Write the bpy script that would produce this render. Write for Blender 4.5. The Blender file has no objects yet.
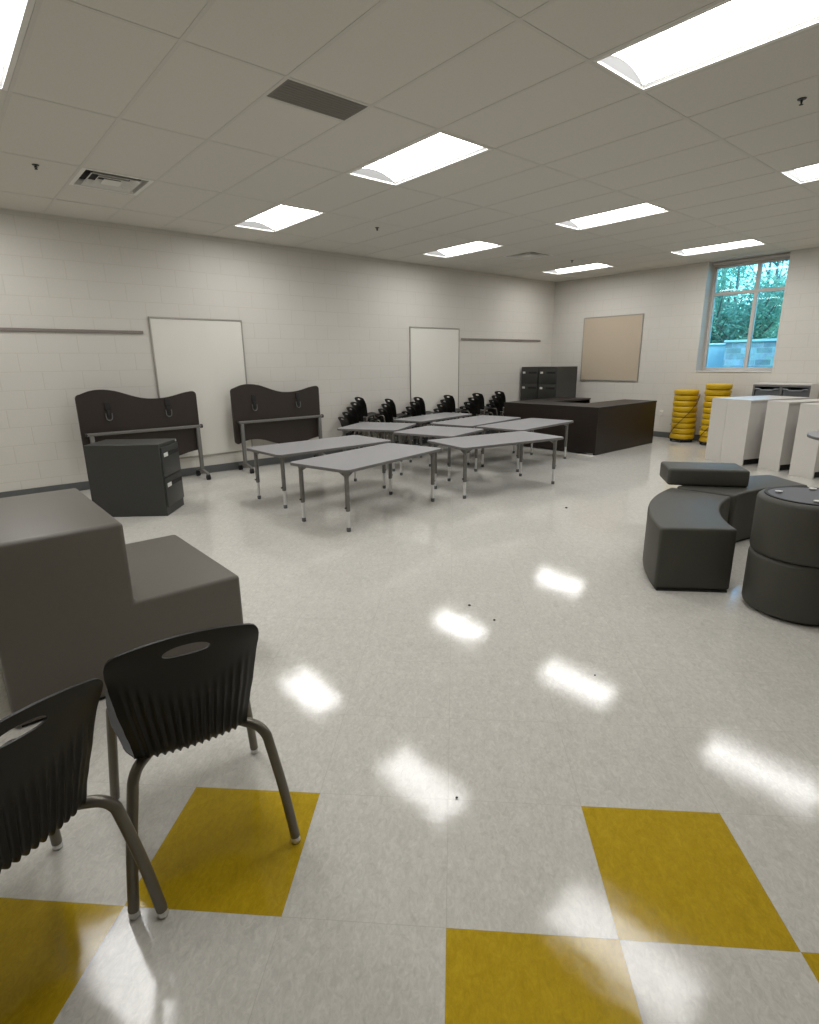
import bpy, bmesh, math, random
from mathutils import Vector, Matrix
random.seed(7)
scene = bpy.context.scene
COL = scene.collection
PI = math.pi
R = math.radians

# ------------------------------------------------------------------ measures
H = 1.4848            # eye height
ZC = 3.096            # ceiling
XW = 10.75            # far wall (window)
YW = 7.70             # long wall (whiteboards)
XB, YB = -2.4, -3.6   # walls behind the viewer
GX, GY, U = 3.149, 3.332, 0.6096   # ceiling grid origin, 2 ft unit

# ------------------------------------------------------------------ materials
def srgb(r, g, b):
    f = lambda c: (c / 255 / 12.92) if c / 255 <= .04045 else ((c / 255 + .055) / 1.055) ** 2.4
    return (f(r), f(g), f(b), 1)

def nodes_of(name):
    m = bpy.data.materials.new(name); m.use_nodes = True
    nt = m.node_tree
    return m, nt, nt.nodes, nt.links, nt.nodes['Principled BSDF']

def mat(name, col, rough=.5, metal=0, spec=.5, var=.06, scale=40, bump=0, bscale=200, detail=3):
    """plain surface: base colour with slight procedural variation and a fine bump"""
    m, nt, N, L, P = nodes_of(name)
    P.inputs['Roughness'].default_value = rough
    P.inputs['Metallic'].default_value = metal
    P.inputs['Specular IOR Level'].default_value = spec
    tc = N.new('ShaderNodeTexCoord')
    nz = N.new('ShaderNodeTexNoise'); nz.inputs['Scale'].default_value = scale; nz.inputs['Detail'].default_value = detail
    L.new(tc.outputs['Object'], nz.inputs['Vector'])
    mx = N.new('ShaderNodeMix'); mx.data_type = 'RGBA'
    c = Vector(col[:3])
    mx.inputs['A'].default_value = (*(c * (1 - var)), 1); mx.inputs['B'].default_value = (*(c * (1 + var)), 1)
    L.new(nz.outputs['Fac'], mx.inputs['Factor']); L.new(mx.outputs['Result'], P.inputs['Base Color'])
    if bump:
        n2 = N.new('ShaderNodeTexNoise'); n2.inputs['Scale'].default_value = bscale; n2.inputs['Detail'].default_value = 2
        L.new(tc.outputs['Object'], n2.inputs['Vector'])
        b = N.new('ShaderNodeBump'); b.inputs['Strength'].default_value = bump; b.inputs['Distance'].default_value = .002
        L.new(n2.outputs['Fac'], b.inputs['Height']); L.new(b.outputs['Normal'], P.inputs['Normal'])
    return m

def block_wall():
    m, nt, N, L, P = nodes_of('painted_block_wall')
    P.inputs['Roughness'].default_value = .45
    P.inputs['Specular IOR Level'].default_value = .35
    g = N.new('ShaderNodeNewGeometry'); s = N.new('ShaderNodeSeparateXYZ'); L.new(g.outputs['Position'], s.inputs[0])
    a = N.new('ShaderNodeMath'); a.operation = 'ADD'; L.new(s.outputs[0], a.inputs[0]); L.new(s.outputs[1], a.inputs[1])
    c = N.new('ShaderNodeCombineXYZ'); L.new(a.outputs[0], c.inputs[0]); L.new(s.outputs[2], c.inputs[1])
    br = N.new('ShaderNodeTexBrick')
    br.inputs['Scale'].default_value = 1
    br.inputs['Brick Width'].default_value = .4064; br.inputs['Row Height'].default_value = .2032
    br.inputs['Mortar Size'].default_value = .006; br.inputs['Mortar Smooth'].default_value = .5
    base = srgb(211, 207, 199)
    br.inputs['Color1'].default_value = base
    br.inputs['Color2'].default_value = tuple(x * .99 for x in base[:3]) + (1,)
    br.inputs['Mortar'].default_value = srgb(204, 199, 189)
    L.new(c.outputs[0], br.inputs['Vector']); L.new(br.outputs['Color'], P.inputs['Base Color'])
    nz = N.new('ShaderNodeTexNoise'); nz.inputs['Scale'].default_value = 90; nz.inputs['Detail'].default_value = 4
    L.new(g.outputs['Position'], nz.inputs['Vector'])
    inv = N.new('ShaderNodeMath'); inv.operation = 'MULTIPLY_ADD'
    L.new(br.outputs['Fac'], inv.inputs[0]); inv.inputs[1].default_value = -.7
    sc = N.new('ShaderNodeMath'); sc.operation = 'MULTIPLY'; L.new(nz.outputs['Fac'], sc.inputs[0]); sc.inputs[1].default_value = .35
    L.new(sc.outputs[0], inv.inputs[2])
    b = N.new('ShaderNodeBump'); b.inputs['Strength'].default_value = .4; b.inputs['Distance'].default_value = .003
    L.new(inv.outputs[0], b.inputs['Height']); L.new(b.outputs['Normal'], P.inputs['Normal'])
    return m

TILE = .4572; TX, TY = .487, 1.793
def floor_mat():
    m, nt, N, L, P = nodes_of('vinyl_tile_floor')
    def M(op, a, b=None, c=None):
        n = N.new('ShaderNodeMath'); n.operation = op
        for i, v in enumerate((a, b, c)):
            if v is None: continue
            if isinstance(v, (int, float)): n.inputs[i].default_value = v
            else: L.new(v, n.inputs[i])
        return n.outputs[0]
    g = N.new('ShaderNodeNewGeometry'); s = N.new('ShaderNodeSeparateXYZ'); L.new(g.outputs['Position'], s.inputs[0])
    k = .70710678 / TILE
    dx = M('SUBTRACT', s.outputs[0], TX); dy = M('SUBTRACT', s.outputs[1], TY)
    a = M('MULTIPLY', M('SUBTRACT', dx, dy), k)          # tiles laid diagonally to the walls
    b = M('MULTIPLY', M('ADD', dx, dy), -k)
    fa, fb = M('FLOOR', a), M('FLOOR', b)
    cells = [(0, 0), (3, 0), (-1, 1), (2, 1), (4, 1), (1, 2), (5, 2), (-2, 2), (0, 3), (6, 3)]
    tot = None
    for i, j in cells:
        e = M('MULTIPLY', M('COMPARE', fa, i, .25), M('COMPARE', fb, j, .25))
        tot = e if tot is None else M('ADD', tot, e)
    # seams
    ra, rb = M('FRACT', a), M('FRACT', b)
    da = M('MINIMUM', ra, M('SUBTRACT', 1, ra)); db = M('MINIMUM', rb, M('SUBTRACT', 1, rb))
    seam = M('LESS_THAN', M('MINIMUM', da, db), .0022)
    # marbling: streaks along the tile, stronger and weaker flecks
    cv = N.new('ShaderNodeCombineXYZ')
    L.new(M('MULTIPLY', a, 4.2), cv.inputs[0]); L.new(M('MULTIPLY', b, 2.4), cv.inputs[1])
    L.new(M('MULTIPLY_ADD', fa, 7.3, M('MULTIPLY', fb, 3.1)), cv.inputs[2])
    n1 = N.new('ShaderNodeTexNoise'); n1.inputs['Scale'].default_value = 2.2; n1.inputs['Detail'].default_value = 7
    n1.inputs['Roughness'].default_value = .85; n1.inputs['Distortion'].default_value = .6
    L.new(cv.outputs[0], n1.inputs['Vector'])
    r1 = N.new('ShaderNodeValToRGB'); e = r1.color_ramp.elements
    e[0].position = .28; e[0].color = srgb(197, 194, 186); e[1].position = .72; e[1].color = srgb(222, 219, 211)
    x = e.new(.44); x.color = srgb(210, 207, 199); x = e.new(.57); x.color = srgb(214, 211, 203)
    L.new(n1.outputs['Fac'], r1.inputs[0])
    n4 = N.new('ShaderNodeTexNoise'); n4.inputs['Scale'].default_value = 6.5; n4.inputs['Detail'].default_value = 5; n4.inputs['Roughness'].default_value = .7; n4.inputs['Distortion'].default_value = 1.2
    L.new(cv.outputs[0], n4.inputs['Vector'])
    fl = N.new('ShaderNodeMapRange'); fl.inputs['From Min'].default_value = .30; fl.inputs['From Max'].default_value = .70; fl.inputs['To Min'].default_value = .83; fl.inputs['To Max'].default_value = 1.10; fl.clamp = True
    L.new(n4.outputs['Fac'], fl.inputs['Value'])
    r2 = N.new('ShaderNodeValToRGB'); e = r2.color_ramp.elements
    e[0].position = .3; e[0].color = srgb(178, 148, 22); e[1].position = .75; e[1].color = srgb(202, 170, 40)
    L.new(n1.outputs['Fac'], r2.inputs[0])
    m1 = N.new('ShaderNodeMix'); m1.data_type = 'RGBA'
    L.new(tot, m1.inputs['Factor']); L.new(r1.outputs[0], m1.inputs['A']); L.new(r2.outputs[0], m1.inputs['B'])
    mf = N.new('ShaderNodeMix'); mf.data_type = 'RGBA'; mf.blend_type = 'MULTIPLY'; mf.inputs['Factor'].default_value = 1
    fc = N.new('ShaderNodeCombineXYZ')
    for k_ in range(3): L.new(fl.outputs[0], fc.inputs[k_])
    L.new(m1.outputs['Result'], mf.inputs['A']); L.new(fc.outputs[0], mf.inputs['B'])
    m2 = N.new('ShaderNodeMix'); m2.data_type = 'RGBA'; m2.blend_type = 'MULTIPLY'
    L.new(M('MULTIPLY', seam, .22), m2.inputs['Factor']); L.new(mf.outputs['Result'], m2.inputs['A'])
    m2.inputs['B'].default_value = srgb(150, 140, 120)
    L.new(m2.outputs['Result'], P.inputs['Base Color'])
    # waxed: gloss with slow ripples
    n3 = N.new('ShaderNodeTexNoise'); n3.inputs['Scale'].default_value = 9; n3.inputs['Detail'].default_value = 3
    L.new(g.outputs['Position'], n3.inputs['Vector'])
    mr = N.new('ShaderNodeMapRange'); mr.inputs['To Min'].default_value = .05; mr.inputs['To Max'].default_value = .095
    L.new(n3.outputs['Fac'], mr.inputs['Value']); L.new(mr.outputs[0], P.inputs['Roughness'])
    P.inputs['Specular IOR Level'].default_value = .36
    hh = M('ADD', M('MULTIPLY', n1.outputs['Fac'], .35), M('MULTIPLY', n3.outputs['Fac'], 1.0))
    hh = M('SUBTRACT', hh, M('MULTIPLY', seam, .04))
    bp = N.new('ShaderNodeBump'); bp.inputs['Strength'].default_value = .07; bp.inputs['Distance'].default_value = .006
    L.new(hh, bp.inputs['Height']); L.new(bp.outputs['Normal'], P.inputs['Normal'])
    return m

def wood_mat(name, c1, c2, rough):
    m, nt, N, L, P = nodes_of(name)
    P.inputs['Roughness'].default_value = rough
    tc = N.new('ShaderNodeTexCoord'); mp = N.new('ShaderNodeMapping'); mp.inputs['Scale'].default_value = (3, 3, 40)
    L.new(tc.outputs['Object'], mp.inputs[0])
    nz = N.new('ShaderNodeTexNoise'); nz.inputs['Scale'].default_value = 1.6; nz.inputs['Detail'].default_value = 6; nz.inputs['Distortion'].default_value = .4
    L.new(mp.outputs[0], nz.inputs['Vector'])
    r = N.new('ShaderNodeValToRGB'); r.color_ramp.elements[0].color = c1; r.color_ramp.elements[1].color = c2
    r.color_ramp.elements[0].position = .3; r.color_ramp.elements[1].position = .75
    L.new(nz.outputs['Fac'], r.inputs[0]); L.new(r.outputs[0], P.inputs['Base Color'])
    return m

def emit_mat(name, col, strength):
    m, nt, N, L, P = nodes_of(name)
    N.remove(P)
    e = N.new('ShaderNodeEmission'); e.inputs[0].default_value = col; e.inputs[1].default_value = strength
    L.new(e.outputs[0], N['Material Output'].inputs[0])
    m.cycles.emission_sampling = 'FRONT'
    return m

def glass_mat():
    m, nt, N, L, P = nodes_of('tinted_window_glass')
    N.remove(P)
    t = N.new('ShaderNodeBsdfTransparent'); t.inputs[0].default_value = (.52, .86, 1, 1)
    g = N.new('ShaderNodeBsdfGlossy'); g.inputs['Roughness'].default_value = .02
    lw = N.new('ShaderNodeFresnel'); lw.inputs[0].default_value = 1.5
    mx = N.new('ShaderNodeMixShader'); L.new(lw.outputs[0], mx.inputs[0]); L.new(t.outputs[0], mx.inputs[1]); L.new(g.outputs[0], mx.inputs[2])
    L.new(mx.outputs[0], N['Material Output'].inputs[0])
    return m

def stone_mat():
    m, nt, N, L, P = nodes_of('split_stone_blocks')
    P.inputs['Roughness'].default_value = .9
    g = N.new('ShaderNodeNewGeometry'); s = N.new('ShaderNodeSeparateXYZ'); L.new(g.outputs['Position'], s.inputs[0])
    c = N.new('ShaderNodeCombineXYZ'); L.new(s.outputs[1], c.inputs[0]); L.new(s.outputs[2], c.inputs[1])
    br = N.new('ShaderNodeTexBrick'); br.inputs['Scale'].default_value = 1
    br.inputs['Brick Width'].default_value = .30; br.inputs['Row Height'].default_value = .12; br.inputs['Mortar Size'].default_value = .006; br.offset = .37; br.squash = 1.6; br.squash_frequency = 3
    br.inputs['Color1'].default_value = srgb(205, 198, 205); br.inputs['Color2'].default_value = srgb(140, 132, 142); br.inputs['Mortar'].default_value = srgb(190, 188, 190)
    L.new(c.outputs[0], br.inputs['Vector'])
    nz = N.new('ShaderNodeTexNoise'); nz.inputs['Scale'].default_value = 6; nz.inputs['Detail'].default_value = 6; nz.inputs['Roughness'].default_value = .7
    L.new(g.outputs['Position'], nz.inputs['Vector'])
    mx = N.new('ShaderNodeMix'); mx.data_type = 'RGBA'; mx.blend_type = 'OVERLAY'; mx.inputs['Factor'].default_value = 1
    L.new(br.outputs['Color'], mx.inputs['A']); L.new(nz.outputs['Color'], mx.inputs['B'])
    hs = N.new('ShaderNodeHueSaturation'); hs.inputs['Saturation'].default_value = .35; L.new(mx.outputs['Result'], hs.inputs['Color'])
    L.new(hs.outputs[0], P.inputs['Base Color'])
    return m

def leaf_mat(name, c):
    m = mat(name, c, rough=.6, var=.25, scale=3)
    nt = m.node_tree; P = nt.nodes['Principled BSDF']; tl = nt.nodes.new('ShaderNodeBsdfTranslucent'); mx = nt.nodes.new('ShaderNodeMixShader')
    tl.inputs[0].default_value = c; mx.inputs[0].default_value = .45
    nt.links.new(P.outputs[0], mx.inputs[1]); nt.links.new(tl.outputs[0], mx.inputs[2]); nt.links.new(mx.outputs[0], nt.nodes['Material Output'].inputs[0])
    return m

M_WALL = block_wall()
M_FLOOR = floor_mat()
M_CEIL = mat('ceiling_tile_board', srgb(214, 211, 202), .95, spec=.1, var=.05, scale=120, bump=.5, bscale=260)
M_GRID = mat('ceiling_grid_paint', srgb(206, 203, 194), .6, spec=.3, var=.02)
M_PLATE_END = mat('dimmed_light_end_panel', srgb(66, 66, 65), .6, spec=.2, var=.02)  # end plates coloured dark to stand in for the weaker light on them
M_RAILS = mat('light_side_rail_paint', srgb(165, 165, 162), .6, spec=.2, var=.02)
M_WHITE = mat('white_enamel', srgb(225, 223, 216), .35, var=.02)
M_LENS = emit_mat('lit_diffuser', (1, .995, .985, 1), 13.0)
M_BASE = mat('grey_vinyl_base', srgb(92, 95, 95), .5, var=.05)
M_WBOARD = mat('whiteboard_surface', srgb(226, 223, 214), .25, var=.015, scale=4)
M_ALU = mat('satin_aluminium', srgb(172, 168, 160), .38, metal=.6, var=.04)
M_RAIL = mat('map_rail', srgb(138, 130, 124), .5, metal=.3, var=.05)
M_FABRIC_TAN = mat('tan_tackboard_fabric', srgb(190, 176, 156), .95, spec=.1, var=.08, scale=180, bump=.4, bscale=500)
M_UPH = mat('grey_vinyl_upholstery', srgb(73, 72, 65), .5, spec=.35, var=.05, scale=60, bump=.15, bscale=700)
M_STEP = mat('warm_grey_vinyl_upholstery', srgb(98, 93, 85), .42, spec=.45, var=.05, scale=60, bump=.15, bscale=700)
M_DARK = mat('black_base', srgb(26, 25, 24), .6, var=.1)
M_SHELL = mat('black_plastic_shell', srgb(21, 20, 17), .45, spec=.4, var=.08, scale=30, bump=.1, bscale=900)
M_LEG = mat('platinum_leg_paint', srgb(112, 107, 97), .38, metal=.5, var=.05)
M_CHROME = mat('chrome', srgb(222, 222, 222), .3, metal=.75, var=.02)
M_TGREY = mat('grey_laminate', srgb(152, 151, 153), .38, spec=.45, var=.05, scale=300, detail=2)
M_TEDGE = mat('grey_edge_band', srgb(104, 102, 100), .45, var=.04)
M_TLEG = mat('grey_leg_paint', srgb(112, 110, 106), .4, metal=.3, var=.05)
M_ESP = wood_mat('espresso_laminate', srgb(26, 18, 12), srgb(37, 26, 18), .42)
M_BROWN = mat('dark_brown_backing', srgb(46, 37, 30), .5, var=.08, scale=25)
M_FILE = mat('charcoal_steel', srgb(54, 55, 52), .42, var=.05, scale=80, bump=.08, bscale=800)
M_FRAME = mat('flip_frame_grey', srgb(120, 118, 114), .4, metal=.3, var=.05)
M_LABEL = mat('card_label', srgb(220, 218, 212), .6, var=.03)
M_YEL = mat('yellow_vinyl', srgb(204, 166, 10), .38, var=.05, scale=30)
M_STRAP = mat('brown_strap', srgb(84, 58, 24), .7, var=.1)
M_CAB = mat('white_laminate', srgb(214, 210, 204), .28, var=.02)
M_CABG = mat('grey_cabinet_laminate', srgb(104, 104, 102), .5, var=.04)
M_TRAYB = mat('dark_grey_tray', srgb(108, 112, 116), .45, var=.04)
M_TRAY = mat('grey_plastic_tray', srgb(150, 154, 158), .4, var=.04)
M_GLIDE = mat('white_glide', srgb(226, 226, 222), .35, var=.02)
M_DISC = mat('dark_base_board', srgb(74, 74, 80), .5, var=.05)
M_GRILLE = mat('grey_return_grille', srgb(120, 116, 108), .6, var=.05, scale=300)
M_PLATE = mat('outlet_plastic', srgb(222, 218, 208), .4, var=.02)
M_WINF = mat('window_frame_aluminium', srgb(204, 199, 193), .45, metal=.1, var=.04)
M_GLASS = glass_mat()
M_STONE = stone_mat()
M_SIDING = mat('pale_siding', srgb(196, 205, 210), .7, var=.04, scale=6)
M_COPING = mat('pale_coping', srgb(222, 226, 220), .6, var=.03)
M_GRASS = mat('hillside_grass', srgb(86, 108, 62), .95, var=.35, scale=1.2)
M_LEAF = [leaf_mat('hazy_leaf_green', srgb(150, 172, 146)), leaf_mat('hazy_leaf_dark_green', srgb(128, 154, 132)), leaf_mat('hazy_leaf_pale_green', srgb(178, 196, 172))]  # greens paled and greyed, distance haze put into the leaf colour
M_BARK = mat('bark', srgb(104, 98, 92), .9, var=.25, scale=12)
M_CRUMB = mat('dirt_crumb', srgb(48, 38, 30), .9, var=.2)

# ------------------------------------------------------------------ mesh helpers
class MB:
    def __init__(s): s.bm = bmesh.new()
    def _xf(s, vs, m):
        if m is not None: bmesh.ops.transform(s.bm, matrix=m, verts=vs)
    def box(s, c, d, m=None, bevel=0, seg=2):
        r = bmesh.ops.create_cube(s.bm, size=1)
        vs = r['verts']
        for v in vs: v.co = Vector((v.co.x * d[0] + c[0], v.co.y * d[1] + c[1], v.co.z * d[2] + c[2]))
        if bevel:
            es = list({e for v in vs for e in v.link_edges})
            o = bmesh.ops.bevel(s.bm, geom=es, offset=bevel, segments=seg, affect='EDGES', profile=.5)
            vs = list({v for f in o['faces'] for v in f.verts} | {v for v in vs if v.is_valid})
        s._xf(vs, m); return s
    def b2(s, x0, x1, y0, y1, z0, z1, m=None, bevel=0, seg=2):
        return s.box(((x0 + x1) / 2, (y0 + y1) / 2, (z0 + z1) / 2), (abs(x1 - x0), abs(y1 - y0), abs(z1 - z0)), m, bevel, seg)
    def prism(s, poly, z0, z1, m=None, bevel=0, seg=3, ang=35):
        lo = [s.bm.verts.new((x, y, z0)) for x, y in poly]; hi = [s.bm.verts.new((x, y, z1)) for x, y in poly]
        n = len(poly); fs = [s.bm.faces.new(lo[::-1]), s.bm.faces.new(hi)]
        for i in range(n): fs.append(s.bm.faces.new((lo[i], lo[(i + 1) % n], hi[(i + 1) % n], hi[i])))
        bmesh.ops.recalc_face_normals(s.bm, faces=fs)
        vs = lo + hi
        if bevel:
            es = [e for e in {e for f in fs for e in f.edges} if e.calc_face_angle(0) > R(ang)]
            o = bmesh.ops.bevel(s.bm, geom=es, offset=bevel, segments=seg, affect='EDGES', profile=.5)
            vs = list({v for f in o['faces'] for v in f.verts} | {v for v in vs if v.is_valid})
        s._xf(vs, m); return s
    def tube(s, path, r, n=10, m=None, caps=True):
        pts = [Vector(p) for p in path]; k = len(pts)
        rs = r if isinstance(r, (list, tuple)) else [r] * k
        rings = []; ref = None
        for i, p in enumerate(pts):
            t = (pts[min(i + 1, k - 1)] - pts[max(i - 1, 0)]).normalized()
            if ref is None:
                ref = t.cross(Vector((0, 0, 1)))
                if ref.length < .05: ref = t.cross(Vector((1, 0, 0)))
            ref = (ref - t * ref.dot(t)).normalized(); b = t.cross(ref)
            rings.append([s.bm.verts.new(p + (ref * math.cos(a) + b * math.sin(a)) * rs[i]) for a in [2 * PI * j / n for j in range(n)]])
        for a, b in zip(rings, rings[1:]):
            for j in range(n): s.bm.faces.new((a[j], a[(j + 1) % n], b[(j + 1) % n], b[j]))
        if caps: s.bm.faces.new(rings[0][::-1]); s.bm.faces.new(rings[-1])
        s._xf([v for q in rings for v in q], m); return s
    def lathe(s, prof, c=(0, 0, 0), n=32, m=None, sx=1, sy=1):
        rings = []; allv = []
        for r, z in prof:
            if r < 1e-6: q = [s.bm.verts.new((c[0], c[1], c[2] + z))]
            else: q = [s.bm.verts.new((c[0] + sx * r * math.cos(2 * PI * j / n), c[1] + sy * r * math.sin(2 * PI * j / n), c[2] + z)) for j in range(n)]
            rings.append(q); allv += q
        for a, b in zip(rings, rings[1:]):
            for j in range(n):
                j2 = (j + 1) % n
                if len(a) == 1 and len(b) == 1: continue
                if len(a) == 1: s.bm.faces.new((a[0], b[j], b[j2]))
                elif len(b) == 1: s.bm.faces.new((a[j], b[0], a[j2]))
                else: s.bm.faces.new((a[j], a[j2], b[j2], b[j]))
        s._xf(allv, m); return s
    def ball(s, c, r, n=12):
        return s.lathe([(r * math.sin(PI * i / 8), -r * math.cos(PI * i / 8)) for i in range(9)], c, n)
    def build(s, name, material, parent=None, loc=None, rz=0, smooth=True, recalc=True):
        if recalc: bmesh.ops.recalc_face_normals(s.bm, faces=s.bm.faces)
        me = bpy.data.meshes.new(name); s.bm.to_mesh(me); s.bm.free()
        me.materials.append(material)
        if smooth and len(me.polygons):
            me.polygons.foreach_set('use_smooth', [True] * len(me.polygons)); me.set_sharp_from_angle(angle=R(38))
        return link(name, me, parent, loc, rz)

def link(name, me, parent=None, loc=None, rz=0):
    o = bpy.data.objects.new(name, me); COL.objects.link(o)
    if parent: o.parent = parent
    if loc is not None: o.location = loc
    if rz: o.rotation_euler.z = rz
    return o

def tag(o, label=None, cat=None, group=None, kind=None):
    if label: o['label'] = label
    if cat: o['category'] = cat
    if group: o['group'] = group
    if kind: o['kind'] = kind
    return o

def thing(name, label, cat, loc=(0, 0, 0), rz=0, group=None):
    o = bpy.data.objects.new(name, None); COL.objects.link(o)
    o.empty_display_size = .1
    o.location = loc; o.rotation_euler.z = rz
    return tag(o, label, cat, group)

def struct(o): o['kind'] = 'structure'; return o

def copy_tree(o, parent=None):
    c = o.copy(); COL.objects.link(c)
    if parent: c.parent = parent
    for ch in list(o.children): copy_tree(ch, c)
    return c

def rounded_rect(w, d, r, n=6):
    out = []
    for cx, cy, a0 in ((w / 2 - r, d / 2 - r, 0), (-w / 2 + r, d / 2 - r, 90), (-w / 2 + r, -d / 2 + r, 180), (w / 2 - r, -d / 2 + r, 270)):
        for i in range(n + 1):
            a = R(a0 + 90 * i / n); out.append((cx + r * math.cos(a), cy + r * math.sin(a)))
    return out

def smooth_path(pts, sub=5):
    P = [Vector(p) for p in pts]; out = []
    for i in range(len(P) - 1):
        p0 = P[max(i - 1, 0)]; p1 = P[i]; p2 = P[i + 1]; p3 = P[min(i + 2, len(P) - 1)]
        for k in range(sub):
            t = k / sub
            out.append(.5 * ((2 * p1) + (p2 - p0) * t + (2 * p0 - 5 * p1 + 4 * p2 - p3) * t * t + (3 * p1 - p0 - 3 * p2 + p3) * t ** 3))
    out.append(P[-1]); return out

# ------------------------------------------------------------------ room shell
b = MB(); b.b2(XB - .2, XW + .3, YB - .2, YW + .2, -.15, 0); struct(b.build('floor', M_FLOOR, smooth=False))
b = MB(); b.b2(XB - .2, XW + .2, YW, YW + .2, 0, ZC + .35); struct(b.build('wall_left', M_WALL, smooth=False))
b = MB(); b.b2(XB - .2, XB, YB, YW, 0, ZC + .35); struct(b.build('wall_front', M_WALL, smooth=False))
b = MB(); b.b2(XB - .2, XW + .2, YB - .2, YB, 0, ZC + .35); struct(b.build('wall_right', M_WALL, smooth=False))
WY0, WY1, WZ0, WZ1 = 3.305, 4.54, 1.238, 3.10
b = MB()
b.b2(XW, XW + .40, YB, WY0, 0, ZC + .35); b.b2(XW, XW + .40, WY1, YW, 0, ZC + .35)
b.b2(XW, XW + .40, WY0, WY1, 0, WZ0); b.b2(XW, XW + .40, WY0, WY1, WZ1, ZC + .35)
struct(b.build('wall_back', M_WALL, smooth=False))
b = MB(); b.b2(XB - .2, XW + .2, YB - .2, YW + .2, ZC + .35, ZC + .45); struct(b.build('ceiling_slab', M_WHITE, smooth=False))

# ceiling tiles and grid: 2x4 ft lay-in tiles, cells left out where fixtures sit
LIGHTS = [(-5, 4), (-5, 0), (-5, -4), (0, 4), (0, 0), (0, -4), (5, 4), (5, 0), (5, -4), (10, 4), (10, 0), (10, -4)]
holes = [(u, u + 1, v, v + 2) for u, v in LIGHTS] + [(-3, -2, 4, 5), (7, 8, 4, 5), (-2, -1, 0, .5)]
umin, umax = math.floor((XB - GX) / U), math.ceil((XW - GX) / U)
vmin, vmax = math.floor((YB - GY) / U), math.ceil((YW - GY) / U)
vmin -= vmin % 2
bt, bg = MB(), MB()
def cx(u): return min(max(GX + u * U, XB), XW)
def cy(v): return min(max(GY + v * U, YB), YW)
def quad(bm, x0, x1, y0, y1, z):
    if x1 - x0 < 1e-4 or y1 - y0 < 1e-4: return
    vs = [bm.verts.new(p) for p in ((x0, y0, z), (x0, y1, z), (x1, y1, z), (x1, y0, z))]; bm.faces.new(vs)
ZT = ZC + .0012
for u in range(umin, umax):
    v = vmin
    while v < vmax + 1:
        segs = [(v, v + 2)]
        for (a0, a1, h0, h1) in holes:
            if a0 == u:
                new = []
                for s0, s1 in segs:
                    if h1 <= s0 or h0 >= s1: new.append((s0, s1)); continue
                    if h0 > s0: new.append((s0, h0))
                    if h1 < s1: new.append((h1, s1))
                segs = new
        for s0, s1 in segs: quad(bt.bm, cx(u), cx(u + 1), cy(s0), cy(s1), ZT)
        v += 2
struct(bt.build('ceiling', M_CEIL, smooth=False, recalc=False))
hw = .012
for u in range(umin + 1, umax):
    x = GX + u * U
    bg.b2(x - hw, x + hw, YB, YW, ZC - .001, ZC + .006)
for v in range(vmin, vmax + 1, 2):
    y = GY + v * U
    if y <= YB or y >= YW: continue
    us = umin
    for u in range(umin, umax):       # the cross tees stop at fixtures that span the line
        bg.b2(cx(u) + hw, cx(u + 1) - hw, y - hw, y + hw, ZC - .001, ZC + .006)
for (u0, u1, y) in ((-3, -2, 5), (7, 8, 5), (-2, -1, .5)):
    bg.b2(cx(u0) + hw, cx(u1) - hw, GY + y * U - hw, GY + y * U + hw, ZC - .001, ZC + .006)
for yy0, yy1 in ((YW - .022, YW), (YB, YB + .022)): bg.b2(XB, XW, yy0, yy1, ZC - .001, ZC + .008)
for xx0, xx1 in ((XW - .022, XW), (XB, XB + .022)): bg.b2(xx0, xx1, YB, YW, ZC - .001, ZC + .008)
struct(bg.build('ceiling_grid', M_GRID, smooth=False))

# cove base
for nm, q in (('baseboard_left', (XB, XW - .008, YW - .008, YW)), ('baseboard_back', (XW - .008, XW, YB, YW - .008)),
              ('baseboard_front', (XB, XB + .008, YB, YW - .008)), ('baseboard_right', (XB + .008, XW - .008, YB, YB + .008))):
    b = MB(); b.b2(*q, 0, .105, bevel=.002, seg=1); struct(b.build(nm, M_BASE))

# ------------------------------------------------------------------ window and what lies outside
XF = XW + .28
b = MB()
FY0, FY1, FZ0, FZ1 = WY0 + .002, WY1 - .002, WZ0 + .02, WZ1 - .05
fw, fd = .045, .075
b.b2(XF, XF + fd, FY0, FY0 + fw, FZ0, FZ1, bevel=.003, seg=1); b.b2(XF, XF + fd, FY1 - fw, FY1, FZ0, FZ1, bevel=.003, seg=1)
b.b2(XF, XF + fd, FY0 + fw, FY1 - fw, FZ0, FZ0 + .055, bevel=.003, seg=1); b.b2(XF, XF + fd, FY0 + fw, FY1 - fw, FZ1 - fw, FZ1, bevel=.003, seg=1)
b.b2(XF - .002, XF + fd, 3.790, 3.848, FZ0 + .05, FZ1 - .045, bevel=.003, seg=1)
b.b2(XF, XF + fd, FY0 + fw, FY1 - fw, 2.546, 2.602, bevel=.003, seg=1)
win = struct(b.build('window_1', M_WINF))
b = MB()
for y0, y1 in ((FY0 + fw - .006, 3.796), (3.842, FY1 - fw + .006)):
    for z0, z1 in ((FZ0 + .049, 2.552), (2.596, FZ1 - fw + .006)):
        b.b2(XF + .035, XF + .041, y0, y1, z0, z1)
b.build('pane', M_GLASS, win, smooth=False)
b = MB(); b.b2(XF - .10, XF + fd, WY0 + .002, WY1 - .002, WZ1 - .0495, WZ1 - .008, bevel=.004, seg=1); b.build('header', M_WINF, win)
b = MB(); b.b2(XW - .012, XF + fd, WY0 + .002, WY1 - .002, WZ0 + .0005, WZ0 + .018, bevel=.003, seg=1); b.build('window_sill', M_WHITE, win)

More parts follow.
